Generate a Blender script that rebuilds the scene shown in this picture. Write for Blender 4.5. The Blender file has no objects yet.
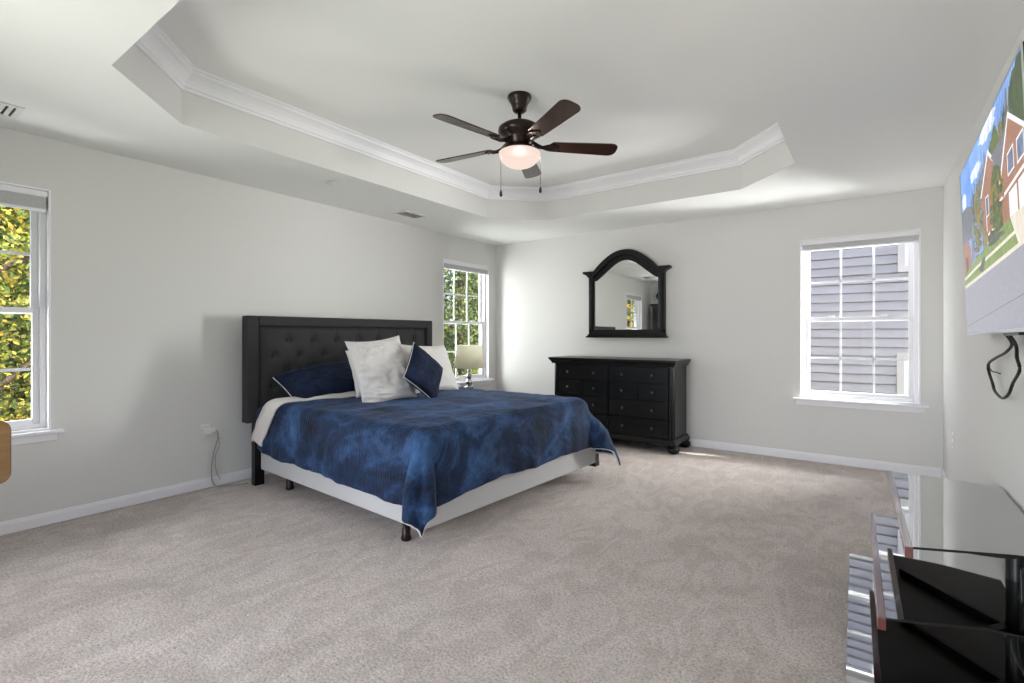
import bpy, bmesh, math, random
from mathutils import Vector, Matrix, noise
random.seed(7)
S = bpy.context.scene
COL = S.collection
PI = math.pi

# ------------------------------------------------------------------ camera
HC = 1.198
YAW = math.radians(35.75)
cd = bpy.data.cameras.new('camera'); cam = bpy.data.objects.new('camera', cd); COL.objects.link(cam)
cam.location = (0, 0, HC); cam.rotation_euler = (PI/2, 0, YAW)
cd.sensor_width = 36; cd.lens = 36*494.5/1024; cd.shift_y = -(341.5-335.0)/1024
cd.clip_start = .02
S.camera = cam

# ------------------------------------------------------------------ exposure, world, sun, large lights
S.view_settings.view_transform = 'Standard'; S.view_settings.look = 'None'
S.view_settings.gamma = 1; S.view_settings.use_curve_mapping = False
S.view_settings.exposure = 0.72
S.cycles.max_bounces = 12; S.cycles.diffuse_bounces = 6; S.cycles.glossy_bounces = 6
S.cycles.transparent_max_bounces = 24
S.cycles.use_denoising = True
w = bpy.data.worlds.new('World'); S.world = w; w.use_nodes = True
nt = w.node_tree; nt.nodes.clear()
sky = nt.nodes.new('ShaderNodeTexSky'); sky.sky_type = 'NISHITA'; sky.sun_disc = False
sky.dust_density = 4; sky.air_density = .6; sky.sun_elevation = math.radians(40); sky.sun_rotation = math.radians(75)
bg = nt.nodes.new('ShaderNodeBackground'); bg.inputs[1].default_value = 0.42
wo = nt.nodes.new('ShaderNodeOutputWorld')
nt.links.new(sky.outputs[0], bg.inputs[0]); nt.links.new(bg.outputs[0], wo.inputs[0])

def lamp(name, kind, loc, direction, energy, color=(1, 1, 1), **kw):
    d = bpy.data.lights.new(name, kind); d.energy = energy; d.color = color
    for k, v in kw.items(): setattr(d, k, v)
    o = bpy.data.objects.new(name, d); COL.objects.link(o); o.location = loc
    if direction is not None:
        o.rotation_euler = Vector(direction).to_track_quat('-Z', 'Y').to_euler()
    return o
lamp('sun', 'SUN', (8, 8, 9), (-1, -.32, -.86), 8.0, (1, .95, .86), angle=math.radians(.6))
# added fill lamp, shining through an invented opening behind the camera
lamp('opening_fill', 'AREA', (-2.15, -2.0, .90), (.42, 1, .0), 64, (1, 1, .985), shape='RECTANGLE', size=1.4, size_y=1.7)
# lamps added outside each window, beside the sight lines, to boost its daylight
lamp('left_window_daylight', 'AREA', (-4.62, .24, .92), (1, .25, -.12), 23, (1, 1, .985), shape='RECTANGLE', size=.66, size_y=.6)
lamp('corner_window_daylight', 'AREA', (-4.64, 4.52, 1.35), (1, .20, .02), 27, (1, 1, .985), shape='RECTANGLE', size=.5, size_y=1.5)
lamp('back_window_daylight', 'AREA', (.86, 6.15, 1.38), (-1, -.9, 0), 178, (1, .99, .97), shape='RECTANGLE', size=.6, size_y=1.3)
for nm, loc, d in (('portal_back', (-.08, 5.64, 1.34), (0, -1, 0)), ('portal_left', (-4.38, .38, 1.35), (1, 0, 0)), ('portal_corner', (-4.38, 4.85, 1.35), (1, 0, 0))):
    p = lamp(nm, 'AREA', loc, d, 1, shape='RECTANGLE', size=.9, size_y=1.5)
    p.data.cycles.is_portal = True

# ------------------------------------------------------------------ materials
def srgb(r, g, b):
    f = lambda c: (c/255/12.92) if c/255 <= .04045 else ((c/255+.055)/1.055)**2.4
    return (f(r), f(g), f(b), 1)
class M:
    def __init__(s, name):
        s.m = bpy.data.materials.new(name); s.m.use_nodes = True; s.n = s.m.node_tree
        s.b = s.n.nodes['Principled BSDF']; s.out = s.n.nodes['Material Output']
    def node(s, t, **kw):
        n = s.n.nodes.new('ShaderNode'+t)
        for k, v in kw.items(): setattr(n, k, v)
        return n
    def link(s, a, b): s.n.links.new(a, b)
    def coord(s, kind='Object', scale=(1, 1, 1)):
        t = s.node('TexCoord'); mp = s.node('Mapping'); mp.inputs['Scale'].default_value = scale
        s.link(t.outputs[kind], mp.inputs['Vector']); return mp.outputs[0]
    def noise(s, scale, detail=4, rough=.5, vec=None, dist=0):
        n = s.node('TexNoise'); n.inputs['Scale'].default_value = scale; n.inputs['Detail'].default_value = detail
        n.inputs['Roughness'].default_value = rough; n.inputs['Distortion'].default_value = dist
        s.link(vec or s.coord(), n.inputs['Vector']); return n.outputs[0]
    def ramp(s, fac, stops):
        r = s.node('ValToRGB'); e = r.color_ramp.elements
        while len(e) < len(stops): e.new(.5)
        for x, (p, c) in zip(e, stops): x.position = p; x.color = c
        s.link(fac, r.inputs[0]); return r.outputs[0]
    def mix(s, a, b, fac, blend='MIX'):
        n = s.node('Mix', data_type='RGBA', blend_type=blend)
        n.inputs[0].default_value = fac if isinstance(fac, float) else 0
        if not isinstance(fac, float): s.link(fac, n.inputs[0])
        for v, i in ((a, 6), (b, 7)):
            if isinstance(v, tuple): n.inputs[i].default_value = v
            else: s.link(v, n.inputs[i])
        return n.outputs[2]
    def bump(s, h, strength, dist=.01):
        n = s.node('Bump'); n.inputs['Strength'].default_value = strength; n.inputs['Distance'].default_value = dist
        s.link(h, n.inputs['Height'])
        if s.b.inputs['Normal'].links: s.link(s.b.inputs['Normal'].links[0].from_socket, n.inputs['Normal'])
        s.link(n.outputs[0], s.b.inputs['Normal'])
def simple(name, col, rough=.5, metal=0, spec=.5, nscale=None, nstr=.05, vary=0, **inp):
    m = M(name); b = m.b
    b.inputs['Base Color'].default_value = col; b.inputs['Roughness'].default_value = rough
    b.inputs['Metallic'].default_value = metal; b.inputs['Specular IOR Level'].default_value = spec
    for k, v in inp.items(): b.inputs[k].default_value = v
    if nscale:
        f = m.noise(nscale); m.bump(f, nstr)
        if vary:
            c2 = tuple(min(1, c*(1+vary)) for c in col[:3])+(1,); c1 = tuple(c*(1-vary) for c in col[:3])+(1,)
            m.link(m.ramp(f, [(.3, c1), (.7, c2)]), b.inputs['Base Color'])
    return m.m
MT = {}
MT['wall'] = simple('wall_paint', srgb(216, 216, 214), .75, spec=.25, nscale=220, nstr=.03)
MT['ceil'] = simple('ceiling_paint', srgb(238, 238, 237), .8, spec=.2, nscale=180, nstr=.03)
MT['trim'] = simple('trim_white', srgb(232, 232, 236), .38, nscale=30, nstr=.01)
MT['vinyl'] = simple('vinyl_white', srgb(238, 238, 242), .35, nscale=40, nstr=.01)
MT['shade'] = simple('shade_fabric', srgb(190, 190, 192), .8, nscale=120, nstr=.1)
MT['black'] = simple('black_lacquer', srgb(9, 10, 12), .3, spec=.32, nscale=35, nstr=.02)
MT['black_metal'] = simple('black_metal', srgb(18, 18, 19), .35, .3, nscale=60, nstr=.02)
MT['knob'] = simple('pewter_knob', srgb(92, 92, 92), .3, .9)
MT['charcoal'] = simple('charcoal_upholstery', srgb(53, 53, 55), .85, spec=.3, nscale=400, nstr=.2, vary=.1)
MT['found'] = simple('grey_white_upholstery', srgb(190, 190, 191), .8, spec=.2, nscale=300, nstr=.1, vary=.03)
MT['white_cloth'] = simple('white_cotton', srgb(212, 210, 208), .85, spec=.2, nscale=260, nstr=.12)
MT['fleece'] = simple('white_fleece', srgb(214, 210, 206), .95, spec=.1, nscale=160, nstr=.5)
MT['navy_sheet'] = simple('navy_sheet', srgb(44, 50, 74), .85, spec=.2, nscale=240, nstr=.1)
MT['plastic'] = simple('white_plastic', srgb(230, 229, 226), .35, nscale=50, nstr=.01)
MT['cord_white'] = simple('pale_cord', srgb(150, 148, 144), .5, nscale=50, nstr=.01)
MT['dark_slot'] = simple('dark_slot', srgb(30, 30, 30), .6, nscale=50, nstr=.01)
MT['cable'] = simple('black_cable', srgb(16, 16, 17), .45, nscale=90, nstr=.02)
MT['bronze'] = simple('oiled_bronze', srgb(44, 32, 28), .3, .55, nscale=50, nstr=.02)
MT['chrome'] = simple('polished_nickel', srgb(205, 205, 205), .12, 1.0, nscale=20, nstr=.005)
MT['silver'] = simple('silver_bezel', srgb(200, 202, 204), .3, .6, nscale=50, nstr=.01)
MT['lampshade'] = simple('cream_linen_shade', srgb(246, 244, 230), .85, nscale=300, nstr=.15, vary=.03)
_n = MT['lampshade'].node_tree; _t = _n.nodes.new('ShaderNodeBsdfTranslucent'); _t.inputs[0].default_value = srgb(250, 248, 234); _m = _n.nodes.new('ShaderNodeMixShader'); _m.inputs[0].default_value = .6
_n.links.new(_n.nodes['Principled BSDF'].outputs[0], _m.inputs[1]); _n.links.new(_t.outputs[0], _m.inputs[2]); _n.links.new(_m.outputs[0], _n.nodes['Material Output'].inputs[0])
MT['siding'] = simple('vinyl_siding', srgb(160, 154, 160), .6, nscale=60, nstr=.04, vary=.03)
MT['house_trim'] = simple('house_trim_white', srgb(216, 214, 214), .5, nscale=30, nstr=.02)
MT['house_casing'] = simple('house_casing', srgb(186, 178, 178), .6, nscale=40, nstr=.03)
MT['house_glass'] = simple('house_window_glass', srgb(70, 90, 120), .08, spec=.8)
MT['bark'] = simple('bark', srgb(70, 58, 46), .9, nscale=14, nstr=.8, vary=.3)
MT['lawn'] = simple('lawn', srgb(84, 104, 50), .95, nscale=9, nstr=.4, vary=.3)

def wood(name, c1, c2, rough, scale=(2, 30, 30), spec=.5):
    m = M(name); v = m.coord('Object', scale)
    f = m.noise(2.2, 5, .6, v, 1.2)
    m.link(m.ramp(f, [(.3, c1), (.7, c2)]), m.b.inputs['Base Color'])
    m.b.inputs['Roughness'].default_value = rough; m.b.inputs['Specular IOR Level'].default_value = spec
    m.bump(f, .05); return m.m
MT['blade'] = wood('walnut_blade', srgb(42, 27, 23), srgb(62, 40, 33), .2, (3, 3, 40), .8)
MT['cherry'] = wood('cherry_edge', srgb(84, 36, 30), srgb(112, 54, 44), .16, (20, 2, 20), .7)
for k_, v_ in (('Coat Weight', 1.0), ('Coat Roughness', .08)): MT['cherry'].node_tree.nodes['Principled BSDF'].inputs[k_].default_value = v_
MT['oak'] = wood('oak', srgb(112, 82, 48), srgb(142, 108, 68), .5, (20, 2, 20))

def carpet():
    m = M('carpet'); b = m.b
    f1 = m.noise(95, 5, .75); f2 = m.noise(1.3, 4, .55, m.coord('Object', (1, 1.5, 1)), 1.3); f3 = m.noise(34, 3, .6)
    f4 = m.noise(3.4, 3, .5, m.coord('Object', (1.6, .8, 1)), 2.0)
    base = m.ramp(f1, [(.30, srgb(158, 146, 141)), (.5, srgb(226, 214, 208)), (.7, srgb(254, 246, 240))])
    sw = m.ramp(f2, [(.36, (.90, .89, .88, 1)), (.6, (1, 1, 1, 1))])
    sw3 = m.ramp(f3, [(.3, (.88, .88, .88, 1)), (.7, (1.0, 1.0, 1.0, 1))])
    sw4 = m.ramp(f4, [(.44, (.89, .885, .88, 1)), (.54, (1, 1, 1, 1))])
    c = m.mix(base, sw, 1.0, 'MULTIPLY'); c = m.mix(c, sw3, 1.0, 'MULTIPLY'); c = m.mix(c, sw4, 1.0, 'MULTIPLY')
    m.link(c, b.inputs['Base Color']); b.inputs['Roughness'].default_value = 1; b.inputs['Specular IOR Level'].default_value = .05
    b.inputs['Sheen Weight'].default_value = .15
    m.bump(f1, .9, .012); m.bump(f3, .5, .012); m.bump(f2, .15, .03)
    return m.m
MT['carpet'] = carpet()

def velvet(name, dark, mid, light, quilt=True, sc=2.6):
    m = M(name); b = m.b
    f = m.noise(sc, 8, .70, m.coord('Object', (1, 1, 1.3)), .5); g = m.noise(16, 5, .65, None, .8)
    c = m.ramp(f, [(.36, dark), (.5, mid), (.68, light)])
    c = m.mix(c, m.ramp(g, [(.3, (.62, .62, .66, 1)), (.65, (1.15, 1.15, 1.12, 1))]), .8, 'MULTIPLY')
    m.link(c, b.inputs['Base Color']); b.inputs['Roughness'].default_value = .75; b.inputs['Specular IOR Level'].default_value = .2
    b.inputs['Sheen Weight'].default_value = .14; b.inputs['Sheen Roughness'].default_value = .35
    b.inputs['Sheen Tint'].default_value = (.45, .6, 1, 1)
    m.bump(g, .35, .01)
    if quilt:
        wv = m.node('TexWave', wave_type='BANDS', bands_direction='X'); wv.inputs['Scale'].default_value = 12
        wv.inputs['Distortion'].default_value = 3.5; wv.inputs['Detail'].default_value = 1; wv.inputs['Detail Scale'].default_value = 2.5
        m.link(m.coord(), wv.inputs['Vector']); m.bump(wv.outputs[1], .3, .006)
    return m.m
MT['velvet'] = velvet('navy_velvet', srgb(14, 23, 38), srgb(27, 46, 77), srgb(60, 94, 140))
MT['velvet_dark'] = velvet('dark_navy_velvet', srgb(14, 22, 40), srgb(19, 30, 55), srgb(32, 48, 80), False, 4)

def glass(name, refl=.07):
    m = M(name); m.n.nodes.remove(m.b)
    t = m.node('BsdfTransparent'); g = m.node('BsdfGlossy'); g.inputs['Roughness'].default_value = .01
    t.inputs[0].default_value = (.97, .98, .98, 1)
    mx = m.node('MixShader'); lw = m.node('LayerWeight'); pw = m.node('Math', operation='POWER'); pw.inputs[1].default_value = 4
    ma = m.node('Math', operation='MULTIPLY_ADD'); ma.inputs[1].default_value = .5; ma.inputs[2].default_value = .02
    m.link(lw.outputs['Facing'], pw.inputs[0]); m.link(pw.outputs[0], ma.inputs[0])
    m.link(ma.outputs[0], mx.inputs[0]); m.link(t.outputs[0], mx.inputs[1]); m.link(g.outputs[0], mx.inputs[2])
    m.link(mx.outputs[0], m.out.inputs[0]); return m.m
MT['glass'] = glass('window_glass')
def black_glass():
    m = M('black_glass'); b = m.b
    b.inputs['Base Color'].default_value = (.006, .006, .007, 1); b.inputs['Roughness'].default_value = .03
    b.inputs['Metallic'].default_value = 1; b.inputs['Base Color'].default_value = (.50, .505, .51, 1)
    f = m.noise(3, 3); m.link(m.ramp(f, [(.3, (.015, .015, .015, 1)), (.8, (.05, .05, .05, 1))]), b.inputs['Roughness'])
    return m.m
MT['black_glass'] = black_glass()
def mirror():
    m = M('mirror_silver'); m.b.inputs['Metallic'].default_value = 1; m.b.inputs['Base Color'].default_value = (.9, .91, .9, 1)
    m.b.inputs['Roughness'].default_value = 0; return m.m
MT['mirror'] = mirror()
def emit(name, col, strength, nscale=None):
    m = M(name); b = m.b
    b.inputs['Base Color'].default_value = (.8, .78, .75, 1); b.inputs['Roughness'].default_value = .3
    b.inputs['Emission Color'].default_value = col; b.inputs['Emission Strength'].default_value = strength
    return m.m
def bowl():
    m = M('frosted_bowl'); t = m.node('BsdfTransparent'); t.inputs[0].default_value = (.06, .057, .055, 1)
    e_ = m.node('Emission'); e_.inputs[0].default_value = (1, .80, .70, 1); e_.inputs[1].default_value = .56
    a = m.node('AddShader'); m.link(t.outputs[0], a.inputs[0]); m.link(e_.outputs[0], a.inputs[1]); m.link(a.outputs[0], m.out.inputs[0]); return m.m
MT['bowl'] = bowl()
MT['bulb'] = emit('bulb_glow', (1, .85, .7, 1), 12)
def leafmat(name, cols):
    m = M(name); g = m.node('NewGeometry')
    n = len(cols); stops = [((i+.5)/n, srgb(*[min(255, int(q*1.1)) for q in c])) for i, c in enumerate(cols)]
    m.link(m.ramp(g.outputs['Random Per Island'], stops), m.b.inputs['Base Color'])
    m.b.inputs['Roughness'].default_value = .6
    tr = m.node('BsdfTranslucent'); m.link(m.b.inputs['Base Color'].links[0].from_socket, tr.inputs[0])
    mx = m.node('MixShader'); mx.inputs[0].default_value = .35
    m.link(m.b.outputs[0], mx.inputs[1]); m.link(tr.outputs[0], mx.inputs[2]); m.link(mx.outputs[0], m.out.inputs[0])
    return m.m
MT['leaf_yellow'] = leafmat('leaves_autumn', [(60, 75, 30), (94, 106, 37), (129, 134, 51), (168, 154, 55), (194, 175, 82), (82, 96, 39), (184, 146, 51), (51, 67, 30)])
MT['leaf_green'] = leafmat('leaves_green', [(53, 72, 34), (75, 96, 41), (103, 118, 51), (129, 137, 60), (153, 154, 68), (82, 103, 51)])
MT['leaf_dark'] = leafmat('leaves_dark', [(37, 53, 30), (56, 75, 39), (79, 94, 48), (103, 116, 60), (137, 146, 77)])

# ------------------------------------------------------------------ object helpers
def tag(o, label=None, cat=None, group=None, kind=None):
    if label: o['label'] = label
    if cat: o['category'] = cat
    if group: o['group'] = group
    if kind: o['kind'] = kind
    return o
def root(name, label, cat, loc, group=None, kind=None):
    o = bpy.data.objects.new(name, None); COL.objects.link(o); o.location = loc; o.empty_display_size = .1
    return tag(o, label, cat, group, kind)
def wloc(o):
    v = Vector(o.location)
    while o.parent: o = o.parent; v += Vector(o.location)
    return v
def obj(name, bm, mats, parent=None, smooth=False, bevel=0, seg=2, origin=None, label=None):
    """bm is in world coordinates; links it as ONE mesh object."""
    me = bpy.data.meshes.new(name)
    bmesh.ops.recalc_face_normals(bm, faces=bm.faces[:])
    off = wloc(parent) if parent is not None else Vector(origin or (0, 0, 0))
    for v in bm.verts: v.co -= off
    bm.to_mesh(me); bm.free()
    for m in (mats if isinstance(mats, (list, tuple)) else [mats]): me.materials.append(MT[m] if isinstance(m, str) else m)
    if smooth:
        for p in me.polygons: p.use_smooth = True
    o = bpy.data.objects.new(name, me); COL.objects.link(o)
    if parent is not None: o.parent = parent
    else: o.location = off
    if bevel:
        b = o.modifiers.new('bevel', 'BEVEL'); b.width = bevel; b.segments = seg; b.limit_method = 'ANGLE'; b.angle_limit = math.radians(40)
    if label: o['label'] = label
    return o
def NB(): return bmesh.new()
def box(bm, a, b, mi=0):
    x0, x1 = sorted((a[0], b[0])); y0, y1 = sorted((a[1], b[1])); z0, z1 = sorted((a[2], b[2]))
    v = [bm.verts.new(p) for p in ((x0, y0, z0), (x1, y0, z0), (x1, y1, z0), (x0, y1, z0), (x0, y0, z1), (x1, y0, z1), (x1, y1, z1), (x0, y1, z1))]
    for f in ((0, 3, 2, 1), (4, 5, 6, 7), (0, 1, 5, 4), (1, 2, 6, 5), (2, 3, 7, 6), (3, 0, 4, 7)):
        bm.faces.new([v[i] for i in f]).material_index = mi
    return v
def B(a, b):
    bm = NB(); box(bm, a, b); return bm
def prism(bm, pts, mp, d0, d1, mi=0):
    """pts 2-D outline; mp(u, v, d) -> 3-D."""
    a = [bm.verts.new(mp(u, v, d0)) for u, v in pts]; c = [bm.verts.new(mp(u, v, d1)) for u, v in pts]
    n = len(pts)
    fs = [bm.faces.new(a[::-1]), bm.faces.new(c)]
    for i in range(n): fs.append(bm.faces.new((a[i], a[(i+1) % n], c[(i+1) % n], c[i])))
    for f in fs: f.material_index = mi
def lathe(bm, prof, c, n=28, axis='z', close=False):
    rings = []
    for r, h in prof:
        ring = []
        for i in range(n):
            t = 2*PI*i/n; u, v = r*math.cos(t), r*math.sin(t)
            p = {'z': (u, v, h), 'y': (u, h, v), 'x': (h, u, v)}[axis]
            ring.append(bm.verts.new((c[0]+p[0], c[1]+p[1], c[2]+p[2])))
        rings.append(ring)
    for a, b in zip(rings, rings[1:]):
        for i in range(n): bm.faces.new((a[i], a[(i+1) % n], b[(i+1) % n], b[i]))
    bm.faces.new(rings[0][::-1]); bm.faces.new(rings[-1])
def tube(bm, pts, r, n=8, closed=False):
    pts = [Vector(p) for p in pts]; rings = []; up = Vector((0, 0, 1))
    N = len(pts)
    for i, p in enumerate(pts):
        a = pts[(i-1) % N] if (closed or i) else p; b = pts[(i+1) % N] if (closed or i < N-1) else p
        t = (b-a).normalized(); s = t.cross(up)
        if s.length < .05: s = t.cross(Vector((1, 0, 0)))
        s.normalize(); q = t.cross(s).normalized()
        rr = r(i/(N-1)) if callable(r) else r
        rings.append([bm.verts.new(p+s*rr*math.cos(2*PI*k/n)+q*rr*math.sin(2*PI*k/n)) for k in range(n)])
    pairs = list(zip(rings, rings[1:])) + ([(rings[-1], rings[0])] if closed else [])
    for a, b in pairs:
        for k in range(n): bm.faces.new((a[k], a[(k+1) % n], b[(k+1) % n], b[k]))
    if not closed: bm.faces.new(rings[0][::-1]); bm.faces.new(rings[-1])
def spline(ctrl, n=12):
    P = [Vector(p) for p in ctrl]; P = [P[0]*2-P[1]]+P+[P[-1]*2-P[-2]]; out = []
    for i in range(1, len(P)-2):
        for k in range(n):
            t = k/n; a, b, c, d = P[i-1:i+3]
            out.append(.5*((2*b)+(c-a)*t+(2*a-5*b+4*c-d)*t*t+(3*b-a-3*c+d)*t**3))
    out.append(P[-2]); return out
def sweep(bm, path, prof, closed=False, inward=None):
    """path: list of 2-D (x,y); prof: list of (offset to the left of travel, z)."""
    N = len(path); rings = []
    for i in range(N):
        p = Vector(path[i]); 
        d0 = (p-Vector(path[i-1])).normalized() if (closed or i) else None
        d1 = (Vector(path[(i+1) % N])-p).normalized() if (closed or i < N-1) else None
        d0 = d0 or d1; d1 = d1 or d0
        n0 = Vector((-d0.y, d0.x)); n1 = Vector((-d1.y, d1.x)); m = (n0+n1).normalized(); k = 1/max(.3, m.dot(n0))
        rings.append([bm.verts.new((p.x+m.x*k*o, p.y+m.y*k*o, z)) for o, z in prof])
    pairs = list(zip(rings, rings[1:])) + ([(rings[-1], rings[0])] if closed else [])
    n = len(prof)
    for a, b in pairs:
        for k in range(n): bm.faces.new((a[k], a[(k+1) % n], b[(k+1) % n], b[k]))
    if not closed: bm.faces.new(rings[0][::-1]); bm.faces.new(rings[-1])
def grid(bm, nu, nv, fn, mi=0):
    V = [[bm.verts.new(fn(i/nu, j/nv)) for j in range(nv+1)] for i in range(nu+1)]
    for i in range(nu):
        for j in range(nv): bm.faces.new((V[i][j], V[i+1][j], V[i+1][j+1], V[i][j+1])).material_index = mi
    return V
nz = lambda x, y, z=0: noise.noise(Vector((x, y, z)))

# ------------------------------------------------------------------ the room shell
XL, XR, YB, YN, H, HT = -4.20, .51, 5.46, -.66, 2.44, 2.765
WT = .18
def wall(name, u0, u1, holes, mp, label):
    """wall along u with rectangular holes (u0,u1,z0,z1); mp(u, d, z), d = depth outwards."""
    bm = NB(); us = sorted({u0, u1} | {x for h in holes for x in h[:2]})
    for a, b in zip(us, us[1:]):
        hs = [h for h in holes if h[0] <= a+1e-6 and h[1] >= b-1e-6]
        spans = [(0, H)] if not hs else [(0, hs[0][2]), (hs[0][3], H)]
        for z0, z1 in spans:
            if z1-z0 > .001: box(bm, mp(a, 0, z0), mp(b, WT, z1))
    bmesh.ops.remove_doubles(bm, verts=bm.verts[:], dist=1e-5)
    o = obj(name, bm, 'wall'); tag(o, label, 'wall', kind='structure'); return o
mpB = lambda u, d, z: (u, YB+d, z)
mpL = lambda u, d, z: (XL-d, u, z)
mpR = lambda u, d, z: (XR+d, u, z)
mpN = lambda u, d, z: (u, YN-d, z)
W1 = (-.075, .835, .60, 2.115); W2 = (4.395, 5.295, .60, 2.13); W3 = (-.53, .365, .60, 2.105)
OP = (-2.7, -.1, .05, 2.15)  # opening added in the near wall so the fill lamp reaches the room
wall('wall_left', YN-WT, YB+WT, [W1, W2], mpL, 'pale grey wall behind the headboard with two windows')
wall('wall_back', XL, XR, [W3], mpB, 'pale grey wall behind the dresser and arched mirror')
wall('wall_right', YN-WT, YB+WT, [], mpR, 'pale grey wall carrying the wall television')
wall('wall_near', XL, XR, [OP], mpN, 'grey wall behind the viewer with an opening added for fill light')
fl = obj('floor', B((XL-WT, YN-WT, -.12), (XR+WT, YB+WT, 0)), 'carpet'); tag(fl, 'beige cut pile carpet covering the whole bedroom floor', 'carpet', kind='structure')

TX0, TX1, TY0, TY1, CH = -3.28, -.43, .77, 4.56, .455
octa = [(TX0+CH, TY0), (TX1-CH, TY0), (TX1, TY0+CH), (TX1, TY1-CH), (TX1-CH, TY1), (TX0+CH, TY1), (TX0, TY1-CH), (TX0, TY0+CH)]
def ceiling():
    bm = NB(); x0, x1, y0, y1 = XL-WT, XR+WT, YN-WT, YB+WT
    def quad(pts, z): bm.faces.new([bm.verts.new((p[0], p[1], z)) for p in pts])
    o = octa
    quad([(x0, y0), (x1, y0), o[1], o[0]], H); quad([(x1, y0), o[2], o[1]], H)
    quad([(x1, y0), (x1, y1), o[3], o[2]], H); quad([(x1, y1), o[4], o[3]], H)
    quad([(x1, y1), (x0, y1), o[5], o[4]], H); quad([(x0, y1), o[6], o[5]], H)
    quad([(x0, y1), (x0, y0), o[7], o[6]], H); quad([(x0, y0), o[0], o[7]], H)
    for i in range(8):
        a, b = o[i], o[(i+1) % 8]
        bm.faces.new([bm.verts.new(p) for p in ((a[0], a[1], H), (b[0], b[1], H), (b[0], b[1], HT), (a[0], a[1], HT))])
    quad(o, HT)
    # attic side so the slab is closed
    quad([(x0, y0), (x1, y0), (x1, y1), (x0, y1)], HT+.2)
    for a, b in (((x0, y0), (x1, y0)), ((x1, y0), (x1, y1)), ((x1, y1), (x0, y1)), ((x0, y1), (x0, y0))):
        bm.faces.new([bm.verts.new(p) for p in ((*a, H), (*b, H), (*b, HT+.2), (*a, HT+.2))])
    bmesh.ops.remove_doubles(bm, verts=bm.verts[:], dist=1e-5)
    bm.normal_update()
    for f in bm.faces: f.material_index = 1 if abs(f.normal.z) < .5 else 0  # tray sides take the greyer wall colour, putting their shade into the paint
    tag(obj('ceiling', bm, ['ceil', 'wall']), 'white ceiling with a raised eight sided tray', 'ceiling', kind='structure')
ceiling()
bm = NB(); cz = HT
crown = [(0, cz-.125), (.012, cz-.125), (.014, cz-.108), (.022, cz-.104), (.026, cz-.088), (.038, cz-.066), (.056, cz-.046), (.074, cz-.032), (.078, cz-.02), (.088, cz-.016), (.09, cz-.001), (0, cz-.001)]
sweep(bm, octa, crown, True)
tag(obj('trim_1', bm, 'trim', bevel=.001, seg=1), 'white crown moulding around the raised tray ceiling', 'crown moulding', kind='structure')
def baseboard(name, path, label):
    bm = NB(); sweep(bm, path, [(0, .004), (.014, .004), (.014, .06), (.011, .068), (.009, .077), (.004, .082), (0, .082)])
    tag(obj(name, bm, 'trim'), label, 'baseboard', kind='structure')
e = .0005
baseboard('baseboard_left', [(XL+e, YB-.015), (XL+e, YN+.02)], 'white baseboard along the wall behind the headboard')
baseboard('baseboard_back', [(XR-.015, YB-e), (XL+.0155, YB-e)], 'white baseboard along the wall behind the dresser')
baseboard('baseboard_right', [(XR-e, YN+.02), (XR-e, YB-.002)], 'white baseboard along the wall under the television')

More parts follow.
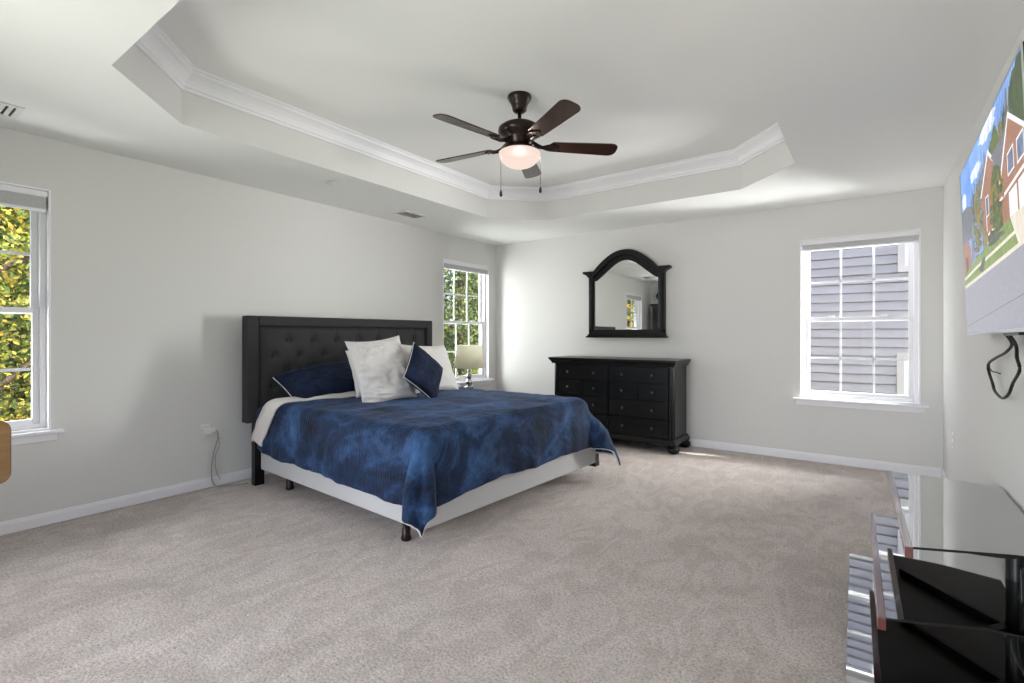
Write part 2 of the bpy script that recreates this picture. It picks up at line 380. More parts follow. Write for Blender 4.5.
# ------------------------------------------------------------------ windows
def window(name, hole, mp, cols, label, shade_label, shade_drop, inw=1):
    u0, u1, z0, z1 = hole
    r = root(name, label, 'window', mp((u0+u1)/2, 0, z0), kind='structure')
    def bx(bm, ua, ub, da, db, za, zb): box(bm, mp(ua, da, za), mp(ub, db, zb))
    def ring(bm, ua, ub, za, zb, t, da, db, tb=None):
        tb = tb or t
        bx(bm, ua, ua+t, da, db, za, zb); bx(bm, ub-t, ub, da, db, za, zb)
        bx(bm, ua+t, ub-t, da, db, za, za+tb); bx(bm, ua+t, ub-t, da, db, zb-t, zb)
    bm = NB()      # jamb liner with its thin bead against the wall
    ring(bm, u0, u1, z0, z1, .012, -.004, .14)
    ring(bm, u0+.012, u1-.012, z0+.012, z1-.012, .03, .045, .13)
    obj('window_frame', bm, 'vinyl', r, bevel=.003)
    zm = (z0+z1)/2-.01; ia, ib = u0+.042, u1-.042
    for nm, za, zb, da, db in (('upper_sash', zm-.018, z1-.03, .095, .12), ('lower_sash', z0+.03, zm+.022, .06, .085)):
        bm = NB(); ring(bm, ia, ib, za, zb, .034, da, db, .04)
        s = obj(nm, bm, 'vinyl', r, bevel=.003)
        dm = (da+db)/2; ga, gb, gz0, gz1 = ia+.03, ib-.03, za+.035, zb-.03
        bm = NB(); bx(bm, ga, gb, dm-.002, dm+.002, gz0, gz1); obj('pane', bm, 'glass', s)
        bm = NB(); t = .009
        for k in range(1, cols):
            c = ga+(gb-ga)*k/cols; bx(bm, c-t, c+t, dm+.003, dm+.012, gz0, gz1)
        c = gz0+(gz1-gz0)/2 - (.02 if nm == 'lower_sash' else -.0); bx(bm, ga, gb, dm+.003, dm+.0115, c-t, c+t)
        obj('grille', bm, 'vinyl', s)
    bm = NB(); c = (u0+u1)/2
    for q in (-.2, .2): bx(bm, c+q-.025, c+q+.025, .055, .092, zm+.022, zm+.034)
    obj('sash_lock', bm, 'vinyl', r, bevel=.003)
    bm = NB(); bx(bm, u0-.055, u1+.055, -.05, -.0005, z0-.022, z0); bx(bm, u0+.001, u1-.001, -.0005, .05, z0-.018, z0+.0)
    obj('window_sill', bm, 'trim', r, bevel=.006)
    bm = NB(); bx(bm, u0-.03, u1+.03, -.016, -.0005, z0-.07, z0-.022); obj('sill_apron', bm, 'trim', r, bevel=.004)
    # the cellular shade drawn up to the head of the opening
    q = root('window_shade', shade_label, 'window shade', mp((u0+u1)/2, .02, z1-.012), 'cellular shades drawn up at the windows')
    bm = NB(); bx(bm, u0+.0125, u1-.0125, .002, .042, z1-.05, z1-.0125); obj('headrail', bm, 'vinyl', q, bevel=.004)
    bm = NB(); n = max(3, int(shade_drop/.012))
    for k in range(n):
        za = z1-.05-shade_drop*(k+1)/n; zb = z1-.05-shade_drop*k/n
        m = (za+zb)/2
        prism(bm, [(.008, zb), (.036, zb), (.039, m), (.036, za), (.008, za), (.005, m)], lambda d, z, u: mp(u, d, z), u0+.02, u1-.02)
    obj('cell_fabric', bm, 'shade', q)
    bm = NB(); bx(bm, u0+.016, u1-.016, .006, .038, z1-.05-shade_drop-.016, z1-.05-shade_drop); obj('bottom_rail', bm, 'vinyl', q, bevel=.003)
window('window_1', W1, mpL, 3, 'white double hung window left of the headboard, nearest the viewer', 'grey cellular shade drawn up at the window left of the headboard', .075)
window('window_2', W2, mpL, 3, 'white double hung window behind the cream shaded lamp', 'grey cellular shade drawn up at the window behind the lamp', .05)
window('window_3', W3, mpB, 3, 'white double hung window facing the neighbouring siding, right of the mirror', 'grey cellular shade drawn up at the window right of the mirror', .045)

# ------------------------------------------------------------------ bed
BZ = .655          # top of the mattress
HX = -3.95         # face of the headboard
FX, NYR, FYR = -1.975, 2.03, 4.0
BPIV, BROT = Vector((-3.95, 1.95, 0)), math.radians(-3.7)      # the bed stands slightly askew to the wall
def askew(r):
    r.location = BPIV+Matrix.Rotation(BROT, 3, 'Z') @ (Vector(r.location)-BPIV); r.rotation_euler.z = BROT
bed = root('bed', 'king bed with charcoal tufted headboard and pale upholstered base', 'bed', (-2.95, 2.93, 0))
y0, y1 = 1.93, 3.85; hz0, hz1 = .50, 1.352
ty0, ty1, tz1 = y0+.095, y1-.075, hz1-.08
hb = NB()
mph = lambda u, v, d: (d, u, v)
# outer shell with a frame border standing proud of the tufted field
box(hb, (HX-.10, y0+.004, hz0), (HX-.045, y1-.004, hz1-.004))
for a, b in (((y0, hz0), (ty0, hz1)), ((ty1, hz0), (y1, hz1)), ((ty0, tz1), (ty1, hz1))):
    box(hb, (HX-.095, a[0], a[1]), (HX, b[0], b[1]))
head = obj('headboard', hb, 'charcoal', bed, bevel=.012, seg=3)
btn = []
pitch = .224
for k in range(8): btn.append((2.278+pitch*k, 1.158))
for k in range(9): btn.append((2.158+pitch*.985*k, 1.035))
for k in range(8): btn.append((2.278+pitch*k, .91))
for k in range(9): btn.append((2.158+pitch*.985*k, .785))
btn = [b for b in btn if ty0+.06 < b[0] < ty1-.03]
def tuft(u, v):
    y = ty0+.003+(ty1-ty0-.006)*u; z = hz0+.01+(tz1-hz0-.013)*v
    edge = min(y-ty0, ty1-y, tz1-z)
    d = .030*(1-math.exp(-edge/.022))
    for by, bz in btn:
        r2 = (y-by)**2+(z-bz)**2
        if r2 < .03: d -= .024*math.exp(-r2/.0009)+.011*math.exp(-r2/.0045)
    for k in range(8):      # pleats from the top buttons up to the border
        by = 2.278+pitch*k
        if z > 1.158: d -= .010*math.exp(-((y-by)/.011)**2)
    for by, bz in btn[:16]:
        pass
    return (HX-.046+d, y, z)
bm = NB(); grid(bm, 150, 70, tuft); obj('tufted_panel', bm, 'charcoal', head, smooth=True)
for by, bz in btn:
    bm = NB(); lathe(bm, [(.002, -.006), (.011, -.004), (.013, 0), (.010, .005), (.002, .007)], (HX-.036, by, bz), 10, 'x')
    obj('button', bm, 'charcoal', head, smooth=True)
for ya in (y0+.06, y1-.135):
    bm = NB(); box(bm, (HX-.06, ya, .0), (HX+.005, ya+.075, hz0+.02)); obj('headboard_leg', bm, 'black', bed, bevel=.004)
bm = NB(); box(bm, (HX+.012, NYR, .125), (FX, FYR-.09, .40))
obj('upholstered_base', bm, 'found', bed, bevel=.012, seg=3)
bm = NB(); box(bm, (FX-.05, FYR-.09, .13), (FX-.012, FYR-.015, .36)); box(bm, (FX-.10, FYR-.09, .09), (FX-.005, FYR-.02, .13))
obj('corner_bracket', bm, 'black_metal', bed, bevel=.004)
bm = NB(); box(bm, (HX+.012, FYR-.088, .14), (FX-.06, FYR-.02, .38)); obj('far_side_rail', bm, 'found', bed, bevel=.01)
for lx, ly in ((-3.66, 2.13), (-2.20, 2.10), (-3.66, 3.78), (-2.3, 3.75), (-2.9, 2.9)):
    bm = NB(); lathe(bm, [(.028, 0.0), (.032, .012), (.026, .03), (.026, .126)], (lx, ly, 0), 16); obj('leg', bm, 'bronze', bed, smooth=True)
bm = NB(); box(bm, (HX+.02, NYR+.012, .40), (FX-.01, 3.80, BZ-.014))
obj('mattress', bm, 'navy_sheet', bed, bevel=.07, seg=6)
bm = NB(); box(bm, (HX+.004, NYR-.055, .37), (HX+.26, NYR+.30, BZ-.02)); obj('sheet_corner', bm, 'navy_sheet', bed, bevel=.06, seg=6)
# ------------------------------------------------------------------ comforter
R0 = .07
EX, EN, EF = FX+.022-R0, NYR-.022+R0, 3.70      # where the cloth starts to turn down
def drape(s, t, lift=0.0, wr=1.0):
    a = max(0, s-EX); bn = max(0, EN-t); bf = max(0, t-EF); b = max(bn, bf); far = bf > 0; sy = -1 if bn > 0 else 1
    bx_, by_ = min(s, EX), min(max(t, EN), EF)
    rho = math.hypot(a, b)
    crown_ = .014*min(1, (EX-bx_)/.3+.2)*min(1, min(by_-EN, EF-by_)/.35+.15)
    n1 = nz(s*2.1, t*2.4, 3)*.012 + nz(s*6, t*5, 9)*.007 + nz(s*15, t*13, 2)*.004 + .006*max(0, 1-4*abs(nz(s*3.3+.5*t, t*2.2, 17)))
    z = BZ+.008+lift+crown_+n1*wr
    if rho < 1e-9: return Vector((bx_, by_, z))
    th = math.atan2(b, a)/(PI/2)              # 0 at the foot, 1 at the side
    c2 = math.sin(th*PI)**2                   # 1 on the corner diagonal
    rho *= 1-(.11 if not far else .02)*c2
    tp = (1-(1-th)**.9 if not far else th)*PI/2
    dx, dy = math.cos(tp), sy*math.sin(tp)
    if rho < R0*PI/2:
        g = rho/R0; out = R0*math.sin(g); drop = R0*(1-math.cos(g))
    else:
        e_ = rho-R0*PI/2; fl_ = (.05 if not far else .05+.20*min(1, b/.1))+(.26 if not far else .22)*c2; out = R0+e_*math.sin(fl_); drop = R0+e_*math.cos(fl_)
        k = min(1, e_/.12); q = t if a > b else s
        amp = (1-c2)
        out += k*amp*(.022*nz(q*4.2, 1.5, e_*1.2)+.012*nz(q*11, 4, e_*2)+.016) + k*.008*nz(s*7, t*7, 5)
        # the slack at the corner gathers into a few deep pleats
        out += k*min(1, e_/.22)*(.02*math.exp(-((th-.5)/.2)**2)+.10*math.exp(-((th-.70)/.13)**2)-.04*math.exp(-((th-.95)/.04)**2)+.045*math.exp(-((th-.34)/.13)**2)-.02*math.exp(-((th-.08)/.05)**2)) if b > 0 and a > 0 else 0
    p = Vector((bx_+dx*(out+lift), by_+dy*(out+lift), z-drop))
    tw = min(1, rho/.25)*nz(s*3, t*3, 21)*.012
    p.x += -dy*tw; p.y += dx*tw
    return p
def sN(s): return .405+.04*max(0, min(1, (s+3.6)/1.6))+.008*nz(s*5, 0, 7)     # overhang on the near side, measured from the fold
def sF(t): return .41+.016*nz(t*4, 3)+.02*max(0, 1-(t-2.0)/.7)
def s_head(t): return -3.50-.10*max(0, min(1, (2.5-t)/.4))-.24*max(0, min(1, (2.12-t)/.38))              # the fold runs closer to the headboard at the near side
comf = root('comforter', 'blue velvet comforter draped over the bed with white edging', 'comforter', (-2.9, 2.9, BZ))
S0 = -3.50
NS, NT = 150, 170
def cpos(i, j, lift=0):
    u, v = i/NS, j/NT
    t0 = EN-sN(S0+u*2.0)+R0*.0; t1 = EF+.50
    t = t0+(t1-t0)*v
    sh_ = s_head(t); s = sh_-.02*nz(t*2.5, 8)+(EX+sF(t)-sh_)*u
    return drape(s, t, lift)
bm = NB(); V = [[bm.verts.new(cpos(i, j)) for j in range(NT+1)] for i in range(NS+1)]
for i in range(NS):
    for j in range(NT): bm.faces.new((V[i][j], V[i+1][j], V[i+1][j+1], V[i][j+1]))
hem = [V[0][j].co.copy() for j in range(NT+1)]
hemN = [V[i][0].co.copy() for i in range(NS+1)]; hemF = [V[NS][j].co.copy() for j in range(NT+1)]; hemB = [V[i][NT].co.copy() for i in range(NS+1)]
top = obj('velvet_cover', bm, ['velvet', 'fleece'], comf, smooth=True)
for f in top.data.polygons: pass
sd = top.modifiers.new('thickness', 'SOLIDIFY'); sd.thickness = .016; sd.offset = 1.0; sd.material_offset = 0
bm = NB(); tube(bm, hemN+hemF[1:]+hemB[::-1][1:], .007, 6)
obj('edging', bm, 'white_cloth', comf, smooth=True)
# the head end folded back so that its white underside shows
def cuff(u, v):
    t0 = EN-sN(-3.5)+.03; t1 = EF+.42; t = t0+(t1-t0)*v
    wdt = .17+.03*nz(t*3, 5)+.03*min(1, max(0, (EN+.15-t)/.35))
    return drape(s_head(t)-.10+wdt*u, t, .014+.022*math.sin(PI*min(1, max(0, u)))**.6+.004*nz(t*9, u*3))
bm = NB(); grid(bm, 18, 150, cuff); c = obj('turned_back_cuff', bm, 'fleece', comf, smooth=True, label='white fleece underside folded back')
sd = c.modifiers.new('thickness', 'SOLIDIFY'); sd.thickness = .012; sd.offset = 1

askew(bed); askew(comf)
# ------------------------------------------------------------------ pillows
def pillow(name, label, cat, mat, centre, wdir, up, w, h, th, seed, wr=.01, ears=.10, pipe=None, group=None, crease=0.0):
    wd = Vector(wdir).normalized(); u_ = Vector(up); u_ = (u_-wd*u_.dot(wd)).normalized(); n = wd.cross(u_)
    C0 = Vector(centre)
    r = root(name, label, cat, C0, group)
    def pt(a, b, side):
        # a, b in -1..1
        x = a*(1-ears*(1-b*b)*abs(a)**3)*w/2; y = b*(1-ears*(1-a*a)*abs(b)**3)*h/2
        f = max(0, (1-a**4))**.55*max(0, (1-b**4))**.55
        d = th/2*f
        d += f**.5*(-crease*(max(0, 1-3*abs(nz(a*1.3+seed+.5*b, b*8+1.2*a, 11)))+.5*max(0, 1-3*abs(nz(a*2.2+seed, b*17-2*a, 4))))*max(0, min(1, .75-.5*a+.5*nz(a*2, b*2, seed))))+f**.5*wr*(nz(a*2.2+seed, b*2.2, side)+.6*nz(a*5+seed, b*4.5, side+3)+.35*nz(a*2+seed, b*13+2*a, 7))
        return C0+wd*x+u_*y+n*(d*side)
    N = 64; bm = NB(); fr, bk = {}, {}
    for i in range(N+1):
        for j in range(N+1):
            a, b = 2*i/N-1, 2*j/N-1
            a, b = math.sin(a*PI/2), math.sin(b*PI/2)
            ed = i in (0, N) or j in (0, N)
            fr[i, j] = bm.verts.new(pt(a, b, 1)); bk[i, j] = fr[i, j] if ed else bm.verts.new(pt(a, b, -1))
    for i in range(N):
        for j in range(N):
            for g in (fr, bk): bm.faces.new((g[i, j], g[i+1, j], g[i+1, j+1], g[i, j+1]))
    rim = [fr[i, 0].co.copy() for i in range(N)]+[fr[N, j].co.copy() for j in range(N)]+[fr[i, N].co.copy() for i in range(N, 0, -1)]+[fr[0, j].co.copy() for j in range(N, 0, -1)]
    obj('pillow_cover', bm, mat, r, smooth=True)
    bm = NB(); tube(bm, rim, .004 if pipe else .003, 6, True); obj('seam_piping', bm, pipe or mat, r, smooth=True)
    return r
pillow('bed_pillow', 'long dark navy velvet pillow lying against the left of the headboard', 'pillow', 'velvet_dark', (-3.68, 2.47, .782), (0.02, 1, .10), (-.80, 0, .50), .74, .42, .25, 1, .012, .05, 'white_cloth')
pillow('euro_pillow', 'white pillow hidden behind the front white pillow, only its left edge showing', 'pillow', 'white_cloth', (-3.34, 2.70, .892), (.12, 1, .03), (-.42, -.0, 1), .47, .40, .13, 5, .012, .08, None)
pillow('euro_pillow', 'large creased white pillow standing upright between the two navy pillows', 'pillow', 'white_cloth', (-3.12, 2.575, .922), (.20, 1, .10), (-.42, .03, 1), .47, .54, .17, 9, .012, .09, None, crease=.022)
pillow('euro_pillow', 'white pillow leaning behind the small navy cushion, nearest the lamp', 'pillow', 'white_cloth', (-3.22, 3.20, .90), (.02, 1, -.03), (-.5, 0, 1), .56, .47, .15, 14, .012, .10, None)
pillow('throw_cushion', 'small square navy cushion tipped on its corner in front of white pillows', 'cushion', 'velvet_dark', (-2.92, 2.84, .893), (.13, .74, -.58), (-.36, .52, .74), .37, .37, .13, 20, .008, .06, 'white_cloth')

# ------------------------------------------------------------------ nightstand and table lamp
ns = root('nightstand', 'black nightstand hidden behind the bed under the lamp', 'nightstand', (-3.93, 4.50, 0))
obj('cabinet', B((-4.14, 4.27, .09), (-3.72, 4.73, .48)), 'black', ns, bevel=.004)
obj('top', B((-4.16, 4.25, .48), (-3.70, 4.75, .51)), 'black', ns, bevel=.006)
for za in (.11, .295):
    d = obj('drawer', B((-3.722, 4.295, za), (-3.705, 4.705, za+.175)), 'black', ns, bevel=.004)
    bm = NB(); lathe(bm, [(.006, 0), (.006, .012), (.014, .018), (.012, .026), (.002, .028)], (-3.706, 4.5, za+.0925), 14, 'x'); obj('knob', bm, 'knob', d, smooth=True)
for lx in (-4.12, -3.78):
    for ly in (4.29, 4.67): obj('foot', B((lx, ly, 0), (lx+.04, ly+.04, .09)), 'black', ns, bevel=.004)
tl = root('table_lamp', 'table lamp with cream drum shade and stacked clear base by the corner window', 'lamp', (-3.92, 4.56, .51))
LX, LY = -3.92, 4.56
bm = NB(); lathe(bm, [(.066, .51), (.068, .52), (.066, .53), (.045, .54), (.05, .555), (.06, .57), (.05, .582), (.03, .588)], (LX, LY, 0), 28); obj('lamp_base', bm, 'chrome', tl, smooth=True, bevel=.002)
bm = NB(); lathe(bm, [(.014, .585), (.036, .60), (.044, .625), (.034, .65), (.016, .662), (.02, .668), (.03, .69), (.034, .71), (.024, .735), (.012, .745), (.016, .752), (.022, .768), (.014, .785), (.007, .79), (.007, .90)], (LX, LY, 0), 28); obj('stem', bm, 'chrome', tl, smooth=True)
bm = NB(); N = 40
for k in range(N):
    t0, t1 = 2*PI*k/N, 2*PI*(k+1)/N
    vv = []
    for r_, z_ in ((.185, .80), (.150, 1.075)):
        for t_ in ((t0, t1) if not vv else (t1, t0)): vv.append(bm.verts.new((LX+r_*math.cos(t_), LY+r_*math.sin(t_), z_)))
    bm.faces.new(vv)
bmesh.ops.remove_doubles(bm, verts=bm.verts[:], dist=1e-5)
sh = obj('lamp_shade', bm, 'lampshade', tl, smooth=True); sd = sh.modifiers.new('thickness', 'SOLIDIFY'); sd.thickness = .004
bm = NB()
for a in range(3):
    t_ = a*2*PI/3; tube(bm, [(LX, LY, .93), (LX+.155*math.cos(t_), LY+.155*math.sin(t_), 1.04)], .003, 6)
lathe(bm, [(.012, .90), (.012, .945), (.004, .95)], (LX, LY, 0), 10)
obj('harp', bm, 'chrome', tl, smooth=True)

# ------------------------------------------------------------------ dresser
dr = root('dresser', 'long black ten drawer dresser on bun feet under the arched mirror', 'dresser', (-2.28, 5.19, 0))
dx0, dx1, dy0, dy1 = -2.985, -1.575, 4.955, 5.42
bm = NB(); box(bm, (dx0+.03, dy0+.012, .11), (dx1-.012, dy1, .885))
obj('carcass', bm, 'black', dr, bevel=.003)
for sx, c in ((1, dx0), (-1, dx1)):      # canted corner pilasters
    bm = NB()
    prism(bm, [(c+sx*.0, dy0+.05), (c+sx*.028, dy0+.002), (c+sx*.05, dy0-.006), (c+sx*.05, dy0+.05)], lambda u, v, d: (u, v, d), .125, .885)
    obj('corner_pilaster', bm, 'black', dr, bevel=.004)
bm = NB()      # top slab with cove moulding below
box(bm, (dx0-.035, dy0-.040, .920), (dx1+.032, dy1+.01, .942))
P = [(dx0, dy1), (dx0, dy0-.004), (dx1, dy0-.004), (dx1, dy1)]
sweep(bm, P, [(0.02, .872), (-.004, .872), (-.006, .88), (-.012, .892), (-.021, .905), (-.028, .912), (-.029, .9205), (0.02, .9205)])
obj('top', bm, 'black', dr, bevel=.004)
bm = NB(); sweep(bm, P, [(.02, .085), (-.022, .085), (-.026, .095), (-.024, .108), (-.012, .122), (-.005, .134), (.0, .14), (.02, .14)])
obj('base_moulding', bm, 'black', dr, bevel=.003)
for fx in (dx0+.03, dx1-.015):
    for fy in (dy0+.035, dy1-.05):
        bm = NB(); lathe(bm, [(.022, .0), (.046, .008), (.06, .032), (.058, .052), (.045, .068), (.034, .072), (.04, .076), (.05, .088)], (fx, fy, 0), 24); obj('foot', bm, 'black', dr, smooth=True)
inx0, inx1 = dx0+.055, dx1-.055; mid = (inx0+inx1)/2
zr = [(.702, .862), (.525, .694), (.338, .517), (.152, .330)]
cols = [(inx0, mid-.006), (mid+.006, inx1)]
for r_, (za, zb) in enumerate(zr):
    for c0, c1 in cols:
        parts = [(c0, c1, 2)] if r_ != 1 else [(c0, (c0+c1)/2-.004, 1), ((c0+c1)/2+.004, c1, 1)]
        for a, b, nk in parts:
            bm = NB(); box(bm, (a, dy0-.004, za), (b, dy0+.013, zb)); f = bm.faces[:]
            d = obj('drawer', bm, 'black', dr, bevel=.003)
            bm = NB(); t = .007          # thin raised bead around the drawer front
            for q in (((a, za), (b, za+t)), ((a, zb-t), (b, zb)), ((a, za+t), (a+t, zb-t)), ((b-t, za+t), (b, zb-t))):
                box(bm, (q[0][0], dy0-.008, q[0][1]), (q[1][0], dy0-.004, q[1][1]))
            obj('bead', bm, 'black', d, bevel=.0015)
            for k in range(nk):
                kx = (a+b)/2 if nk == 1 else a+(b-a)*(.25+.5*k)
                bm = NB(); lathe(bm, [(.002, -.032), (.012, -.03), (.016, -.024), (.013, -.016), (.006, -.01), (.008, 0)], (kx, dy0-.004, (za+zb)/2), 16, 'y'); obj('knob', bm, 'knob', d, smooth=True)

# ------------------------------------------------------------------ arched wall mirror
mr = root('wall_mirror', 'black framed mirror with arched top hung above the dresser', 'mirror', (-2.283, 5.43, 1.16))
mc = -2.283; my0, my1 = 5.415, 5.458
mpM = lambda u, v, d: (mc+u, d, v)
def arch(hw, zs, h, f=.85, n=28):
    out = []
    for k in range(n+1):
        q = 1-2*k/n; out.append((hw*q, zs+h*(f*(1-abs(q)**2.25)+(1-f)*(.5+.5*math.cos(PI*q)))))
    return out
outer = arch(.40, 1.945, .235, .85); inner = arch(.37, 1.845, .222, .45)
def strip(bm, A, Bp, d0, d1):
    """solid band between two outlines of equal length."""
    n = len(A); a0 = [bm.verts.new(mpM(*p, d0)) for p in A]; b0 = [bm.verts.new(mpM(*p, d0)) for p in Bp]
    a1 = [bm.verts.new(mpM(*p, d1)) for p in A]; b1 = [bm.verts.new(mpM(*p, d1)) for p in Bp]
    for i in range(n-1):
        for q in ((a0[i], a0[i+1], b0[i+1], b0[i]), (a1[i], b1[i], b1[i+1], a1[i+1]), (a0[i], a1[i], a1[i+1], a0[i+1]), (b0[i], b0[i+1], b1[i+1], b1[i])): bm.faces.new(q)
    bm.faces.new((a0[0], b0[0], b1[0], a1[0])); bm.faces.new((a0[-1], a1[-1], b1[-1], b0[-1]))
A = [(.463, 1.22), (.463, 1.92)]+[(.463, 1.945)]+outer+[(-.463, 1.945)]+[(-.463, 1.92), (-.463, 1.22)]
I = [(.39, 1.26), (.39, 1.80)]+[(.39, 1.845)]+inner+[(-.39, 1.845)]+[(-.39, 1.80), (-.39, 1.26)]
bm = NB(); strip(bm, A, I, my0-.012, my1)
box(bm, mpM(-.463, 1.205, my0-.012), mpM(.463, 1.262, my1))
obj('frame', bm, 'black', mr, bevel=.004)
bm = NB()      # raised moulding following the arch, and the side beads
o2 = arch(.40, 1.935, .235); i2 = arch(.385, 1.895, .225, .7); strip(bm, [(u*1.0, v+.018) for u, v in o2], i2, my0-.036, my0-.011)
for sg in (-1, 1):
    box(bm, mpM(sg*.41, 1.27, my0-.022), mpM(sg*.445, 1.9, my0-.012))
obj('arch_moulding', bm, 'black', mr, bevel=.006)
for sg in (-1, 1):
    bm = NB(); prism(bm, [(sg*.39, 1.885), (sg*.455, 1.885), (sg*.475, 1.91), (sg*.505, 1.928), (sg*.53, 1.937), (sg*.53, 1.962), (sg*.39, 1.962)], mpM, my0-.045, my1)
    obj('cornice', bm, 'black', mr, bevel=.004)
bm = NB(); box(bm, mpM(-.49, 1.166, my0-.04), mpM(.49, 1.186, my1)); box(bm, mpM(-.475, 1.186, my0-.026), mpM(.475, 1.207, my1))
obj('base_ledge', bm, 'black', mr, bevel=.005)
bm = NB(); gl = [(.396, 1.255), (.396, 1.84)]+[(u*1.01, v+.008) for u, v in inner]+[(-.396, 1.84), (-.396, 1.255)]
prism(bm, gl, mpM, my0+.006, my0+.010); obj('mirror_glass', bm, 'mirror', mr)

# ------------------------------------------------------------------ ceiling fan
FCX, FCY = -1.857, 2.664
fan = root('ceiling_fan', 'dark bronze five blade ceiling fan with frosted bowl light', 'ceiling fan', (FCX, FCY, HT))
fc = (FCX, FCY, 0)
bm = NB(); lathe(bm, [(.078, HT-.001), (.08, HT-.012), (.072, HT-.03), (.058, HT-.05), (.05, HT-.07), (.046, HT-.095), (.03, HT-.108), (.016, HT-.11)], fc, 32); obj('canopy', bm, 'bronze', fan, smooth=True)
bm = NB(); lathe(bm, [(.0125, 2.58), (.0125, 2.66)], fc, 16); obj('downrod', bm, 'bronze', fan, smooth=True)
bm = NB(); lathe(bm, [(.02, 2.585), (.06, 2.582), (.11, 2.572), (.138, 2.552), (.142, 2.53), (.13, 2.508), (.10, 2.492), (.095, 2.47), (.085, 2.45), (.08, 2.43)], fc, 40); obj('motor_housing', bm, 'bronze', fan, smooth=True)
bm = NB(); lathe(bm, [(.08, 2.431), (.095, 2.425), (.12, 2.41), (.128, 2.398), (.12, 2.392)], fc, 40); obj('light_fitter', bm, 'bronze', fan, smooth=True)
bm = NB(); prof = [(.126, 2.398)]+[(.136*math.cos(t*PI/2/12)**.8 if t < 12 else .004, 2.392-.095*math.sin(t*PI/2/12)) for t in range(0, 13)]
lathe(bm, prof, fc, 40); obj('glass_bowl', bm, 'bowl', fan, smooth=True, label='frosted white glass bowl, lit')
lamp('fan_bulb', 'POINT', (FCX, FCY, 2.35), None, 110, (1, .92, .85), shadow_soft_size=.03)
ZB = 2.44
for k in range(5):
    ang = math.radians(-29+72*k); ca, sa = math.cos(ang), math.sin(ang); tilt = math.radians(-12)
    def T(r, s, h=0.0):
        s2, h2 = s*math.cos(tilt)-h*math.sin(tilt), s*math.sin(tilt)+h*math.cos(tilt)
        return (FCX+r*ca-s2*sa, FCY+r*sa+s2*ca, ZB+h2)
    pts = []
    r0, r1, w0, w1 = .20, .66, .052, .068
    pts += [(r0, -w0*.55), (r0+.02, -w0)]
    pts += [(r1-.05, -w1)]+[(r1-.05+.05*math.sin(a), -w1+.05*(1-math.cos(a))) for a in (PI/8, PI/4, 3*PI/8, PI/2)]
    pts += [(r1, w1-.05)]+[(r1-.05+.05*math.cos(a), w1-.05+.05*math.sin(a)) for a in (PI/8, PI/4, 3*PI/8, PI/2)]
    pts += [(r0+.02, w0), (r0, w0*.55)]
    bm = NB(); prism(bm, pts, lambda u, v, d: T(u, v, d), 0, .007)
    bl = obj('blade', bm, 'blade', fan, bevel=.002)
    bm = NB()
    br = [(.085, -.014), (.15, -.012), (.18, -.03), (.215, -.04), (.25, -.02), (.268, 0), (.25, .02), (.215, .04), (.18, .03), (.15, .012), (.085, .014)]
    prism(bm, br, lambda u, v, d: T(u, v, d), -.008, -.001)
    tube(bm, spline([T(.09, 0, .03), T(.13, 0, .005), T(.17, 0, -.008), T(.21, 0, -.006)], 6), .012, 8)
    for q in ((.205, -.02), (.205, .02), (.24, 0)): lathe(bm, [(.007, -.004), (.006, 0)], T(q[0], q[1], -.0085), 8)
    obj('blade_bracket', bm, 'bronze', bl, bevel=.001)
RT = (math.cos(YAW), math.sin(YAW))
for q, zt, zb, nm in ((-.122, 2.41, 2.15, 'pale'), (.137, 2.40, 2.175, 'dark')):
    px_, py_ = FCX+RT[0]*q, FCY+RT[1]*q
    bm = NB(); tube(bm, [(px_*.9+FCX*.1, py_*.9+FCY*.1, zt), (px_, py_, zt-.02), (px_, py_, zb)], .0018, 6)
    ch = obj('pull_chain', bm, 'knob', fan, smooth=True)
    bm = NB(); lathe(bm, [(.002, .004), (.005, 0), (.009, -.02), (.010, -.038), (.003, -.045)], (px_, py_, zb), 12); obj('fob', bm, 'black_metal', ch, smooth=True)

# ------------------------------------------------------------------ ceiling details
def vent(x0, x1, y0, y1, label, along):
    r = root('ceiling_vent', label, 'vent', ((x0+x1)/2, (y0+y1)/2, H), 'ceiling air vents')
    bm = NB(); t = .028; za, zb = H-.008, H-.0005
    box(bm, (x0, y0, za), (x0+t, y1, zb)); box(bm, (x1-t, y0, za), (x1, y1, zb)); box(bm, (x0+t, y0, za), (x1-t, y0+t, zb)); box(bm, (x0+t, y1-t, za), (x1-t, y1, zb))
    obj('vent_frame', bm, 'plastic', r, bevel=.003)
    obj('duct_opening', B((x0+t, y0+t, H-.0015), (x1-t, y1-t, H-.0005)), 'dark_slot', r)
    bm = NB(); n = 9
    for k in range(n):
        if along == 'x':
            c = x0+t+(x1-x0-2*t)*(k+.5)/n; w_ = (x1-x0-2*t)/n*.42; pts = [(c-w_, H-.002), (c+w_*.1, H-.008), (c+w_*.3, H-.008), (c-w_*.6, H-.002)]
            prism(bm, pts, lambda u, v, d: (u, d, v), y0+t, y1-t)
        else:
            c = y0+t+(y1-y0-2*t)*(k+.5)/n; w_ = (y1-y0-2*t)/n*.42; pts = [(c-w_, H-.002), (c+w_*.1, H-.008), (c+w_*.3, H-.008), (c-w_*.6, H-.002)]
            prism(bm, pts, lambda u, v, d: (d, u, v), x0+t, x1-t)
    obj('louvre', bm, 'plastic', r)
vent(-3.93, -3.73, 3.37, 3.68, 'white ceiling vent over the headboard near the tray corner', 'x')
vent(-3.97, -3.74, .30, .64, 'white ceiling vent over the window left of the headboard', 'y')
sp = root('sprinkler_cover', 'small round sprinkler cover plate in the ceiling above the bed', 'sprinkler', (-3.55, 2.41, H))
